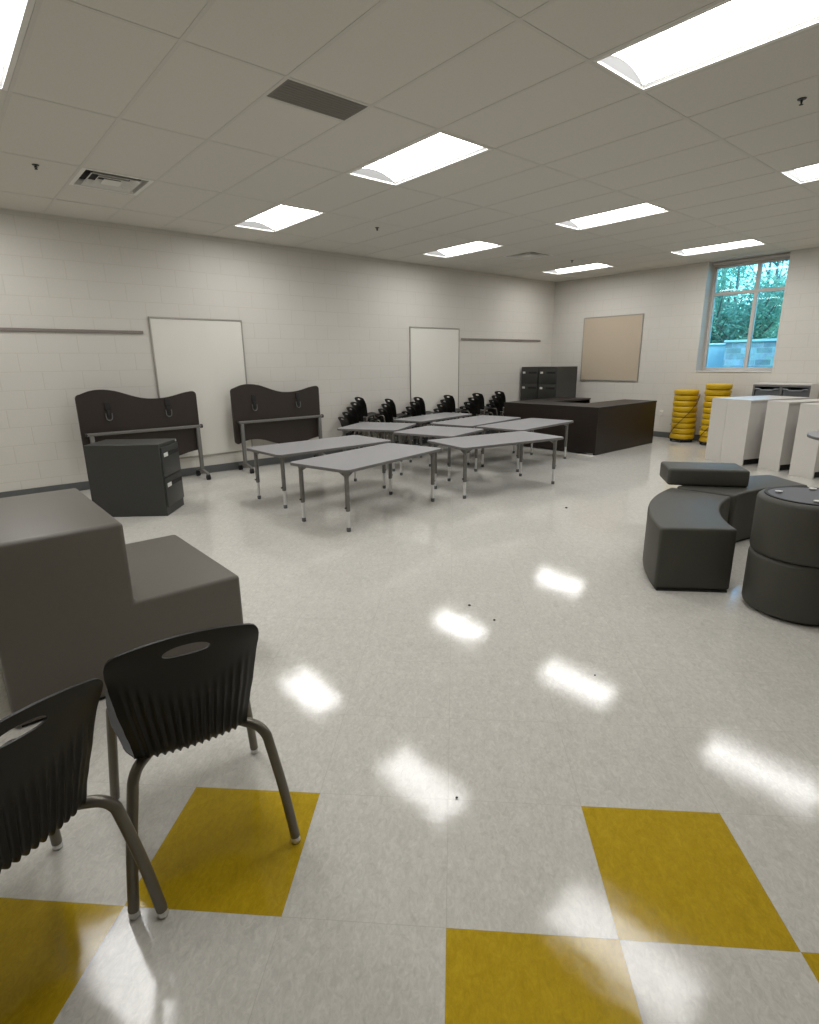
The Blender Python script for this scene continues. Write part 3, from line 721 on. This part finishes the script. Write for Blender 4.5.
# ------------------------------------------------------------------ student chairs
def shell_mesh():
    prof = smooth_path([(0, -.272, .820), (0, -.262, .775), (0, -.244, .70), (0, -.225, .615), (0, -.209, .54), (0, -.197, .478), (0, -.184, .442), (0, -.152, .426), (0, -.09, .428), (0, .02, .444), (0, .12, .455), (0, .19, .452), (0, .228, .438), (0, .246, .415)], 5)
    n = len(prof)
    # arclength parameter
    S = [0]
    for a, c in zip(prof, prof[1:]): S.append(S[-1] + (c - a).length)
    tot = S[-1]
    keys = [(0, .166), (.007, .180), (.018, .188), (.04, .192), (.075, .193), (.13, .189), (.20, .181), (.27, .169), (.31, .161), (.345, .156), (.385, .157), (.45, .180), (.53, .200), (.62, .204), (.70, .200), (.735, .188), (.76, .165)]
    kmax = keys[-1][0]
    def hwid(s):
        s = s / tot * kmax
        for (a, x), (c, y) in zip(keys, keys[1:]):
            if s <= c:
                t_ = (s - a) / (c - a); t_ = t_ * t_ * (3 - 2 * t_) * .5 + t_ * .5
                return x + (y - x) * t_
        return keys[-1][1]
    NU = 96; th = .0065; NR = 17
    bm = bmesh.new()
    front, back = [], []
    for i, p in enumerate(prof):
        t_ = (prof[min(i + 1, n - 1)] - prof[max(i - 1, 0)]).normalized()
        nrm = Vector((0, t_.z, -t_.y))            # points to the rear / underside
        if nrm.y > 0 and p.z > .5: nrm = -nrm
        s = S[i] / tot * kmax
        w = hwid(S[i])
        # ribs: from upper third of back down and round under the fold
        def smst(a, c, x):
            x = min(max((x - a) / (c - a), 0), 1); return x * x * (3 - 2 * x)
        rf, rb = [], []
        for j in range(NU + 1):
            q = -1 + 2 * j / NU
            backness = 1 - smst(.30, .45, s)
            curve = .034 * q * q * backness * (.25 + .75 * smst(0, .16, s))           # back wraps round the sitter
            crown = -.016 * (q * q) * smst(.42, .5, s) * -1
            start = .085 + .075 * (1 - q * q)
            env = smst(start, start + .05, s) * (1 - smst(.385, .43, s)) * (1 - smst(.80, .93, abs(q)))
            c = abs(math.sin(q * PI * NR / 2 * .93))
            amp = .0085 * env * (1 - c ** 1.3) 
            drop = -.012 * max(0, (s / .02)) if False else 0
            top_arc = -.020 * q * q * (1 - smst(0, .10, s))       # top edge gently crowned
            base = Vector((q * w - .016, p.y + curve, p.z + crown + top_arc))
            rf.append(bm.verts.new(base - nrm * 0.0 + nrm * amp * .4))
            rb.append(bm.verts.new(base + nrm * (th + amp)))
        front.append(rf); back.append(rb)
    for i in range(n - 1):
        for j in range(NU):
            bm.faces.new((front[i][j], front[i][j + 1], front[i + 1][j + 1], front[i + 1][j]))
            bm.faces.new((back[i][j], back[i + 1][j], back[i + 1][j + 1], back[i][j + 1]))
    for i in range(n - 1):
        for j in (0, NU): bm.faces.new((front[i][j], front[i + 1][j], back[i + 1][j], back[i][j]))
    for j in range(NU):
        for i in (0, n - 1): bm.faces.new((front[i][j], front[i][j + 1], back[i][j + 1], back[i][j]))
    bmesh.ops.recalc_face_normals(bm, faces=bm.faces)
    me = bpy.data.meshes.new('seat_shell'); bm.to_mesh(me); bm.free(); me.materials.append(M_SHELL)
    ob = bpy.data.objects.new('tmp_shell', me); COL.objects.link(ob)
    # lens shaped hand hole near the top of the back
    cb = bmesh.new(); K = 28
    pts = []
    for k in range(K):
        a = 2 * PI * k / K; pts.append((.060 * math.copysign(abs(math.cos(a)) ** .85, math.cos(a)), 0.0165 * math.sin(a) + .772 - .004 * math.cos(a) ** 2))
    v0 = [cb.verts.new((x - .016, -.36, z)) for x, z in pts]; v1 = [cb.verts.new((x - .016, -.15, z)) for x, z in pts]
    cb.faces.new(v0); cb.faces.new(v1[::-1])
    for k in range(K): cb.faces.new((v0[k], v1[k], v1[(k + 1) % K], v0[(k + 1) % K]))
    bmesh.ops.recalc_face_normals(cb, faces=cb.faces)
    cm = bpy.data.meshes.new('cut'); cb.to_mesh(cm); cb.free()
    co = bpy.data.objects.new('tmp_cut', cm); COL.objects.link(co)
    md = ob.modifiers.new('b', 'BOOLEAN'); md.operation = 'DIFFERENCE'; md.object = co; md.solver = 'EXACT'
    dg = bpy.context.evaluated_depsgraph_get(); dg.update()
    out = bpy.data.meshes.new_from_object(ob.evaluated_get(dg)); out.name = 'seat_shell'
    bpy.data.objects.remove(ob); bpy.data.objects.remove(co); bpy.data.meshes.remove(me); bpy.data.meshes.remove(cm)
    out.polygons.foreach_set('use_smooth', [True] * len(out.polygons)); out.set_sharp_from_angle(angle=R(50))
    return out

def make_chair():
    t = thing('student_chair', 'x', 'chair')
    link('seat_shell', shell_mesh(), t)
    b = MB()
    for sx in (-1, 1): b.tube(smooth_path([(sx * .10, -.13, .414), (sx * .105, 0, .418), (sx * .10, .13, .428)], 4), .011, 8)
    b.tube([(-.10, .02, .418), (.10, .02, .418)], .009, 8); b.build('seat_frame', M_LEG, t)
    for sx in (-1, 1):
        for rear in (1, 0):
            if rear: pts = [(sx * .10, -.09, .417), (sx * .135, -.135, .417), (sx * .165, -.176, .416), (sx * .182, -.200, .397), (sx * .190, -.209, .36), (sx * .216, -.229, .19), (sx * .235, -.245, .022)]
            else: pts = [(sx * .09, .07, .424), (sx * .135, .12, .430), (sx * .19, .172, .424), (sx * .208, .188, .402), (sx * .214, .194, .365), (sx * .23, .220, .19), (sx * .245, .245, .022)]
            b = MB(); b.tube(smooth_path(pts, 6), .0152, 12); lg = b.build('leg', M_LEG, t)
            x, y, z = pts[-1]
            b = MB(); b.lathe([(0, 0), (.012, 0), (.0155, .005), (.0155, .012), (.012, .02), (.008, .028), (0, .028)], (x, y, 0), 14); b.build('glide', M_CHROME, lg)
    return t
ch = make_chair(); ch.location = (.449, 1.623, 0); ch.rotation_euler.z = R(80.96 - 90)
ch['label'] = 'whole black ribbed-back chair in front of the grey step seat'; ch['group'] = 'black chairs in the foreground'
c2 = copy_tree(ch); c2.location = (-.073, 1.502, 0); c2.rotation_euler.z = R(113 - 90)
c2['label'] = 'black ribbed-back chair cut off by the left edge'; c2['group'] = 'black chairs in the foreground'
SC = .785
stacks = [(4.99, 7.475, 5, .085, .074, 2, 'leftmost'), (5.73, 7.475, 4, .075, .079, -2, 'second-from-left'), (6.337, 7.485, 4, .095, .078, 0, 'third-from-left'),
          (7.11, 7.485, 4, .087, .078, 0, 'fourth-from-left'), (7.80, 7.485, 4, .118, .078, 3, 'fifth-from-left'), (8.56, 7.48, 4, .085, .081, -3, 'rightmost')]
names = {5: ['bottom', 'second lowest', 'middle', 'second highest', 'topmost'], 4: ['bottom', 'second lowest', 'second highest', 'topmost']}
for (x0, y0, k, px, pz, rz, wh) in stacks:
    for i in range(k):
        c = copy_tree(ch); c.scale = (SC, SC, SC)
        c.location = (x0 + 0.25 * SC + px * i, y0, pz * i); c.rotation_euler.z = R(-98 + rz)
        c['label'] = '%s small black chair in the %s stack along the wall' % (names[k][i], wh); c['group'] = 'small black chairs stacked along the wall'

# ------------------------------------------------------------------ upholstered seating
t = thing('step_seat', 'big grey upholstered two-level step seat at the left', 'soft seating', (0, 0, 0))
poly = [(.03, .012), (1.06, .012), (1.06, .43), (.555, .43), (.555, .815), (.03, .815)]
mm = Matrix(((1, 0, 0, 0), (0, 0, -1, 3.59), (0, 1, 0, 0), (0, 0, 0, 1)))
b = MB(); b.prism(poly, 0, .98, m=mm, bevel=.022, seg=4, ang=20); b.build('upholstery', M_STEP, t)
b = MB(); b.b2(.05, 1.04, 2.63, 3.57, 0, .014); b.build('plinth', M_DARK, t)

def bench(a0, a1, c, ri, ro, label):
    t = thing('curved_bench', label, 'bench', (c[0], c[1], 0), 0, 'grey curved benches')
    n = 22
    ang_ = [R(a0 + (a1 - a0) * i / n) for i in range(n + 1)]
    def P(r0, r1): return [(r1 * math.cos(a), r1 * math.sin(a)) for a in ang_] + [(r0 * math.cos(a), r0 * math.sin(a)) for a in ang_[::-1]]
    b = MB(); b.prism(P(ri, ro), .014, .432, bevel=.02, seg=4, ang=30); b.build('upholstery', M_UPH, t)
    b = MB(); b.prism(P(ri + .015, ro - .015), 0, .016); b.build('plinth', M_DARK, t)
bench(91.4, 133.5, (4.695, .21), 1.368, 1.842, 'front grey curved bench with its flat end toward the viewer')
bench(53.0, 90.2, (4.72, .20), 1.368, 1.835, 'rear grey curved bench partly behind the stacked round stools')
d1 = Vector((.357, -.492)).normalized(); a_ = math.atan2(d1.y, d1.x)
nd = Vector((-d1.y, d1.x))
ctr = Vector((4.70, 2.09)) + d1 * .298 + nd * .19
t = thing('bolster_cushion', 'loose rectangular grey cushion lying across the curved benches', 'cushion', (ctr.x, ctr.y, .4325), a_)
b = MB(); b.box((0, 0, .073), (.63, .38, .146), bevel=.024, seg=4); b.build('upholstery', M_UPH, t)
b = MB(); b.box((0, 0, .0025), (.55, .315, .004)); b.build('base_panel', M_DARK, t)

def stool(x, y, r, h, z, flip, label, rz=0):
    t = thing('round_stool', label, 'stool', (x, y, z), rz, 'grey round stools at the right')
    m = None if not flip else Matrix.Translation((0, 0, h)) @ Matrix.Rotation(PI, 4, 'X')
    b = MB(); b.lathe([(0, h), (r - .024, h), (r - .012, h - .003), (r - .003, h - .012), (r, h - .026), (r, .04), (r - .005, .026), (r - .018, .016), (r - .034, .014), (r - .04, .018), (0, .018)], n=64, m=m); b.build('upholstery', M_UPH, t)
    b = MB(); b.lathe([(0, .019), (r - .052, .019), (r - .052, .010), (0, .010)], n=48, m=m); b.build('base_board', M_DISC, t)
    b = MB(); b.lathe([(r - .052, .0185), (r - .036, .0185), (r - .036, .008), (r - .052, .008), (r - .052, .0185)], n=48, m=m); b.build('base_rim', M_DARK, t)
    for sx in (-1, 1):
        for sy in (-1, 1):
            q = .125
            b = MB(); b.lathe([(0, .009), (.012, .009), (.012, .004), (.020, .004), (.020, 0), (0, 0)], (sx * q, sy * q, 0), 16, m=m); b.build('glide', M_GLIDE, t)
SX, SY, SR, SH = 3.80, .85, .284, .358
stool(SX, SY, SR, SH, 0, False, 'lower round grey stool right side up, carrying the upturned stool')
stool(SX, SY, SR, SH, SH, True, 'upturned round grey stool with white glides, upper of the stack', R(-27))
stool(5.30, .62, SR, SH, 0, False, 'lower stool of the stack at the far right edge')
stool(5.30, .62, SR, SH, SH, True, 'upper round stool at the right edge behind the near stool stack', R(20))

# ------------------------------------------------------------------ yellow cushions on carts
def cushion_stack(x, y, n, h, base, r, where, strapped):
    t = thing('cushion_cart', 'black wheeled cart under the %s yellow cushion stack' % where, 'cart', (x, y, 0), 0, 'black cushion carts')
    b = MB(); b.lathe([(0, base - .004), (r * .98, base - .004), (r * 1.0, base - .012), (r * .96, base - .022), (0, base - .022)], n=40); b.build('base_plate', M_DARK, t)
    for k in range(4):
        a = R(25 + 90 * k); cx_, cy_ = r * .82 * math.cos(a), r * .82 * math.sin(a)
        b = MB(); b.tube([(cx_ - .012, cy_, .0175), (cx_ + .012, cy_, .0175)], .017, 14); b.box((cx_, cy_, base - .026), (.034, .04, .012), bevel=.003); b.build('caster', M_DARK, t)
    rnd = random.Random(n)
    num = ['lowest', 'second', 'third', 'fourth', 'fifth', 'sixth', 'seventh', 'eighth', 'ninth', 'tenth']
    me = None
    for k in range(n):
        g = .007
        if me is None:
            b = MB(); hh = h - g
            b.lathe([(0, 0), (r * .90, 0), (r * .97, .008), (r, .022), (r * 1.004, hh / 2), (r, hh - .022), (r * .97, hh - .008), (r * .90, hh), (0, hh)], n=48)
            o = b.build('floor_cushion', M_YEL); me = o.data
        else: o = link('floor_cushion', me)
        o.location = (x + rnd.uniform(-.008, .008), y + rnd.uniform(-.008, .008), base - .003 + k * h)
        o.rotation_euler.z = rnd.uniform(0, 6)
        nm = num[k] if k < n - 1 else 'topmost'
        tag(o, '%s yellow round cushion%s in the %s cushion stack' % (nm, '' if nm in ('lowest', 'topmost') else ' from the bottom', where), 'floor cushion', 'yellow round floor cushions')
    # cord wound round the stack
    topz = base + n * h
    rr = r + .014
    pts = []
    for i in range(41):
        s = i / 40; a = R(strapped[0] + (strapped[1] - strapped[0]) * s); z = .05 + (strapped[2] - .05) * s
        pts.append((x + rr * math.cos(a), y + rr * math.sin(a), z))
    b = MB(); b.tube(pts, .007, 6)
    pts = []
    for i in range(31):
        s = i / 30; a = R(strapped[1] + 170 * s); z = strapped[2] - (strapped[2] - .3) * math.sin(s * PI / 2)
        pts.append((x + rr * math.cos(a), y + rr * math.sin(a), z))
    b.tube(pts, .006, 6)
    b.build
    tag(b.build('strap', M_STRAP), 'brown cord wound round the %s yellow cushion stack' % where, 'strap', 'cords round the cushion stacks')
cushion_stack(10.44, 4.52, 9, .0985, .062, .205, 'left', (118, 292, .86))
cushion_stack(10.36, 3.955, 10, .1005, .062, .205, 'right', (118, 292, .80))

# ------------------------------------------------------------------ white bookcases and tray cabinet
def bookcase(x, y, ang, label, ln=1.18, dp=.335, h=.914):
    # origin: the floor corner of its left end seen from the tables; end panel faces the tables, long axis goes toward the window wall
    t = thing('bookcase', label, 'bookcase', (x, y, 0), ang, 'low white bookcases')
    th = .022
    b = MB(); b.b2(0, th, 0, dp, 0, h - th, bevel=.0015, seg=1); b.build('end_panel', M_CAB, t)
    b = MB(); b.b2(ln - th, ln, 0, dp, 0, h - th, bevel=.0015, seg=1); b.build('end_panel', M_CAB, t)
    b = MB(); b.b2(0, ln, 0, dp, h - th + .0005, h, bevel=.0015, seg=1); b.build('top_panel', M_CAB, t)
    b = MB(); b.b2(th, ln - th, .012, .028, .085, h - th, bevel=.001, seg=1); b.build('back_panel', M_CAB, t)
    b = MB(); b.b2(th, ln - th, .028, dp - .005, .085, .105); b.build('bottom_shelf', M_CAB, t)
    for z in (.36, .63):
        b = MB(); b.b2(th, ln - th, .028, dp - .01, z, z + .02); b.build('shelf', M_CAB, t)
    b = MB(); b.b2(th, ln - th, .05, .066, 0, .085); b.build('toe_kick', M_DARK, t)
    return t
def bc(pl, pr, label):
    # pl, pr: left and right floor corners of the end panel
    v = Vector(pl) - Vector(pr); a = math.atan2(v.y, v.x) - PI / 2
    return bookcase(pr[0], pr[1], a, label, dp=v.length)
bc((8.776, 3.418), (8.6937, 3.177), 'farthest left white bookcase, beside the yellow cushions')
bc((8.693, 3.175), (8.575, 2.83), 'white bookcase second from the left, just right of the leftmost')
bc((8.62, 2.645), (8.49, 2.355), 'third white bookcase, between dark gaps, behind the rear curved bench')
bc((8.34, 2.19), (8.23, 1.90), 'white bookcase at the right edge of the view')

t = thing('tray_cabinet', 'grey and white tray cabinet against the wall under the window', 'cabinet', (10.28, 2.60, 0))
CW, CD, CH = .80, .44, 1.075
b = MB(); b.b2(0, CD, 0, .02, .07, CH - .02, bevel=.001, seg=1); b.build('side_panel', M_CAB, t)
b = MB(); b.b2(0, CD, CW - .02, CW, .07, CH - .02, bevel=.001, seg=1); b.build('side_panel', M_CABG, t)
b = MB(); b.b2(-.004, CD, 0, CW, CH - .02, CH, bevel=.002, seg=1); b.build('top_panel', M_CAB, t)
b = MB(); b.b2(-.003, -.0005, .022, CW - .001, CH - .05, CH - .021); b.b2(-.003, -.0005, .001, CW - .001, .075, .10); b.b2(-.003, -.0005, .001, .022, .10, CH - .021); b.build('face_frame', M_CABG, t)
b = MB(); b.b2(CD - .015, CD, .02, CW - .02, .07, CH - .02); b.build('back_panel', M_CABG, t)
b = MB(); b.b2(.002, CD - .015, .02, .03, .09, CH - .021); b.b2(.002, CD - .015, CW - .03, CW - .02, .09, CH - .021); b.b2(.002, CD - .015, CW / 2 - .022, CW / 2 + .022, .09, CH - .021); b.build('divider', M_CABG, t)
b = MB(); b.b2(0, CD - .015, .02, CW - .02, .07, .09); b.build('bottom_panel', M_CABG, t)
b = MB(); b.b2(.03, CD - .03, .03, CW - .03, 0, .07); b.build('plinth', M_DARK, t)
side = ('right', 'left')
for ci, y0 in enumerate((.034, CW / 2 + .026)):
    w = CW / 2 - .064
    for r_, z0 in enumerate((.855, .68, .505, .33, .15)):
        b = MB()
        hh = .12
        y1 = y0 + w
        b.b2(.02, .38, y0, y1, 0, .004); b.b2(.02, .024, y0, y1, .004, hh - .02); b.b2(.376, .38, y0, y1, .004, hh); b.b2(.024, .376, y0, y0 + .004, .004, hh); b.b2(.024, .376, y1 - .004, y1, .004, hh)
        nm = ['topmost', 'second', 'third', 'fourth', 'lowest'][r_]
        o = b.build('storage_tray', M_TRAYB, None, (10.28, 2.60, z0 + .02))
        tag(o, '%s grey tray in the %s column of the tray cabinet' % (nm, side[ci]), 'storage tray', 'grey trays in the tray cabinet')
        b = MB()
        lip = [(y0 - .0, hh - .01), (y0 + .06, hh - .012), (y0 + .09, hh - .03), (y1 - .09, hh - .03), (y1 - .06, hh - .012), (y1, hh - .01), (y1, hh + .006), (y0 + w - .055, hh + .004), (y1 - .085, hh - .014), (y0 + .085, hh - .014), (y0 + .055, hh + .004), (y0, hh + .006)]
        mm = Matrix(((0, 0, 1, 0), (1, 0, 0, 0), (0, 1, 0, 0), (0, 0, 0, 1)))
        b.prism(lip, -.016, .02, m=mm); b.build('front_lip', M_TRAY, o)

# ------------------------------------------------------------------ specks on the floor
for i, (x, y, s, lab) in enumerate([(2.35, 2.20, .009, 'dark speck on the floor beside a light reflection, left of two'), (2.31, 1.96, .0075, 'dark speck on the floor, right of two near mid floor'),
        (4.82, 3.17, .014, 'lone dark speck on the floor before the front right table'), (1.16, 1.13, .0045, 'dark speck on the floor at a reflection edge near the yellow tiles'), (2.22, 1.24, .005, 'tiny dark speck in the middle floor reflection')]):
    b = MB(); bmesh.ops.create_icosphere(b.bm, subdivisions=2, radius=s)
    rnd = random.Random(i)
    for v in b.bm.verts: v.co = Vector((v.co.x * rnd.uniform(.7, 1.2), v.co.y * rnd.uniform(.7, 1.2), max(v.co.z * .5, -.004) + .004))
    tag(b.build('debris_speck', M_CRUMB, None, (x, y, 0)), lab, 'debris', 'dark specks on the floor')

# ------------------------------------------------------------------ daylight, camera, view
w = bpy.data.worlds.new('sky'); scene.world = w; w.use_nodes = True
nt = w.node_tree; bgn = nt.nodes['Background']
sky = nt.nodes.new('ShaderNodeTexSky')
try:
    sky.sky_type = 'NISHITA'; sky.sun_disc = False; sky.sun_elevation = R(38); sky.sun_rotation = R(200); sky.air_density = 1.4; sky.dust_density = 2.5
except Exception: pass
nt.links.new(sky.outputs[0], bgn.inputs[0]); bgn.inputs[1].default_value = .85

cam = bpy.data.cameras.new('camera'); co = bpy.data.objects.new('camera', cam); COL.objects.link(co)
rw = Vector((0.76042816, -0.64930843, -0.01214804)); uw = Vector((0.17941685, 0.19207003, 0.96484128)); fwv = Vector((0.62414631, 0.73587204, -0.26255233))
m = Matrix((rw, uw, -fwv)).transposed().to_4x4(); m.translation = (0, 0, H)
co.matrix_world = m
cam.sensor_fit = 'VERTICAL'; cam.sensor_height = 24; cam.lens = 24 * 553.07 / 1024
cam.clip_start = .05; cam.clip_end = 300
scene.camera = co
vs = scene.view_settings
vs.view_transform = 'Standard'; vs.look = 'None'; vs.exposure = .1; vs.gamma = 1; vs.use_curve_mapping = False
cy_ = scene.cycles
cy_.use_denoising = True
cy_.max_bounces = 8; cy_.diffuse_bounces = 5; cy_.glossy_bounces = 4; cy_.transparent_max_bounces = 8
cy_.sample_clamp_indirect = 6
cy_.caustics_reflective = False; cy_.caustics_refractive = False
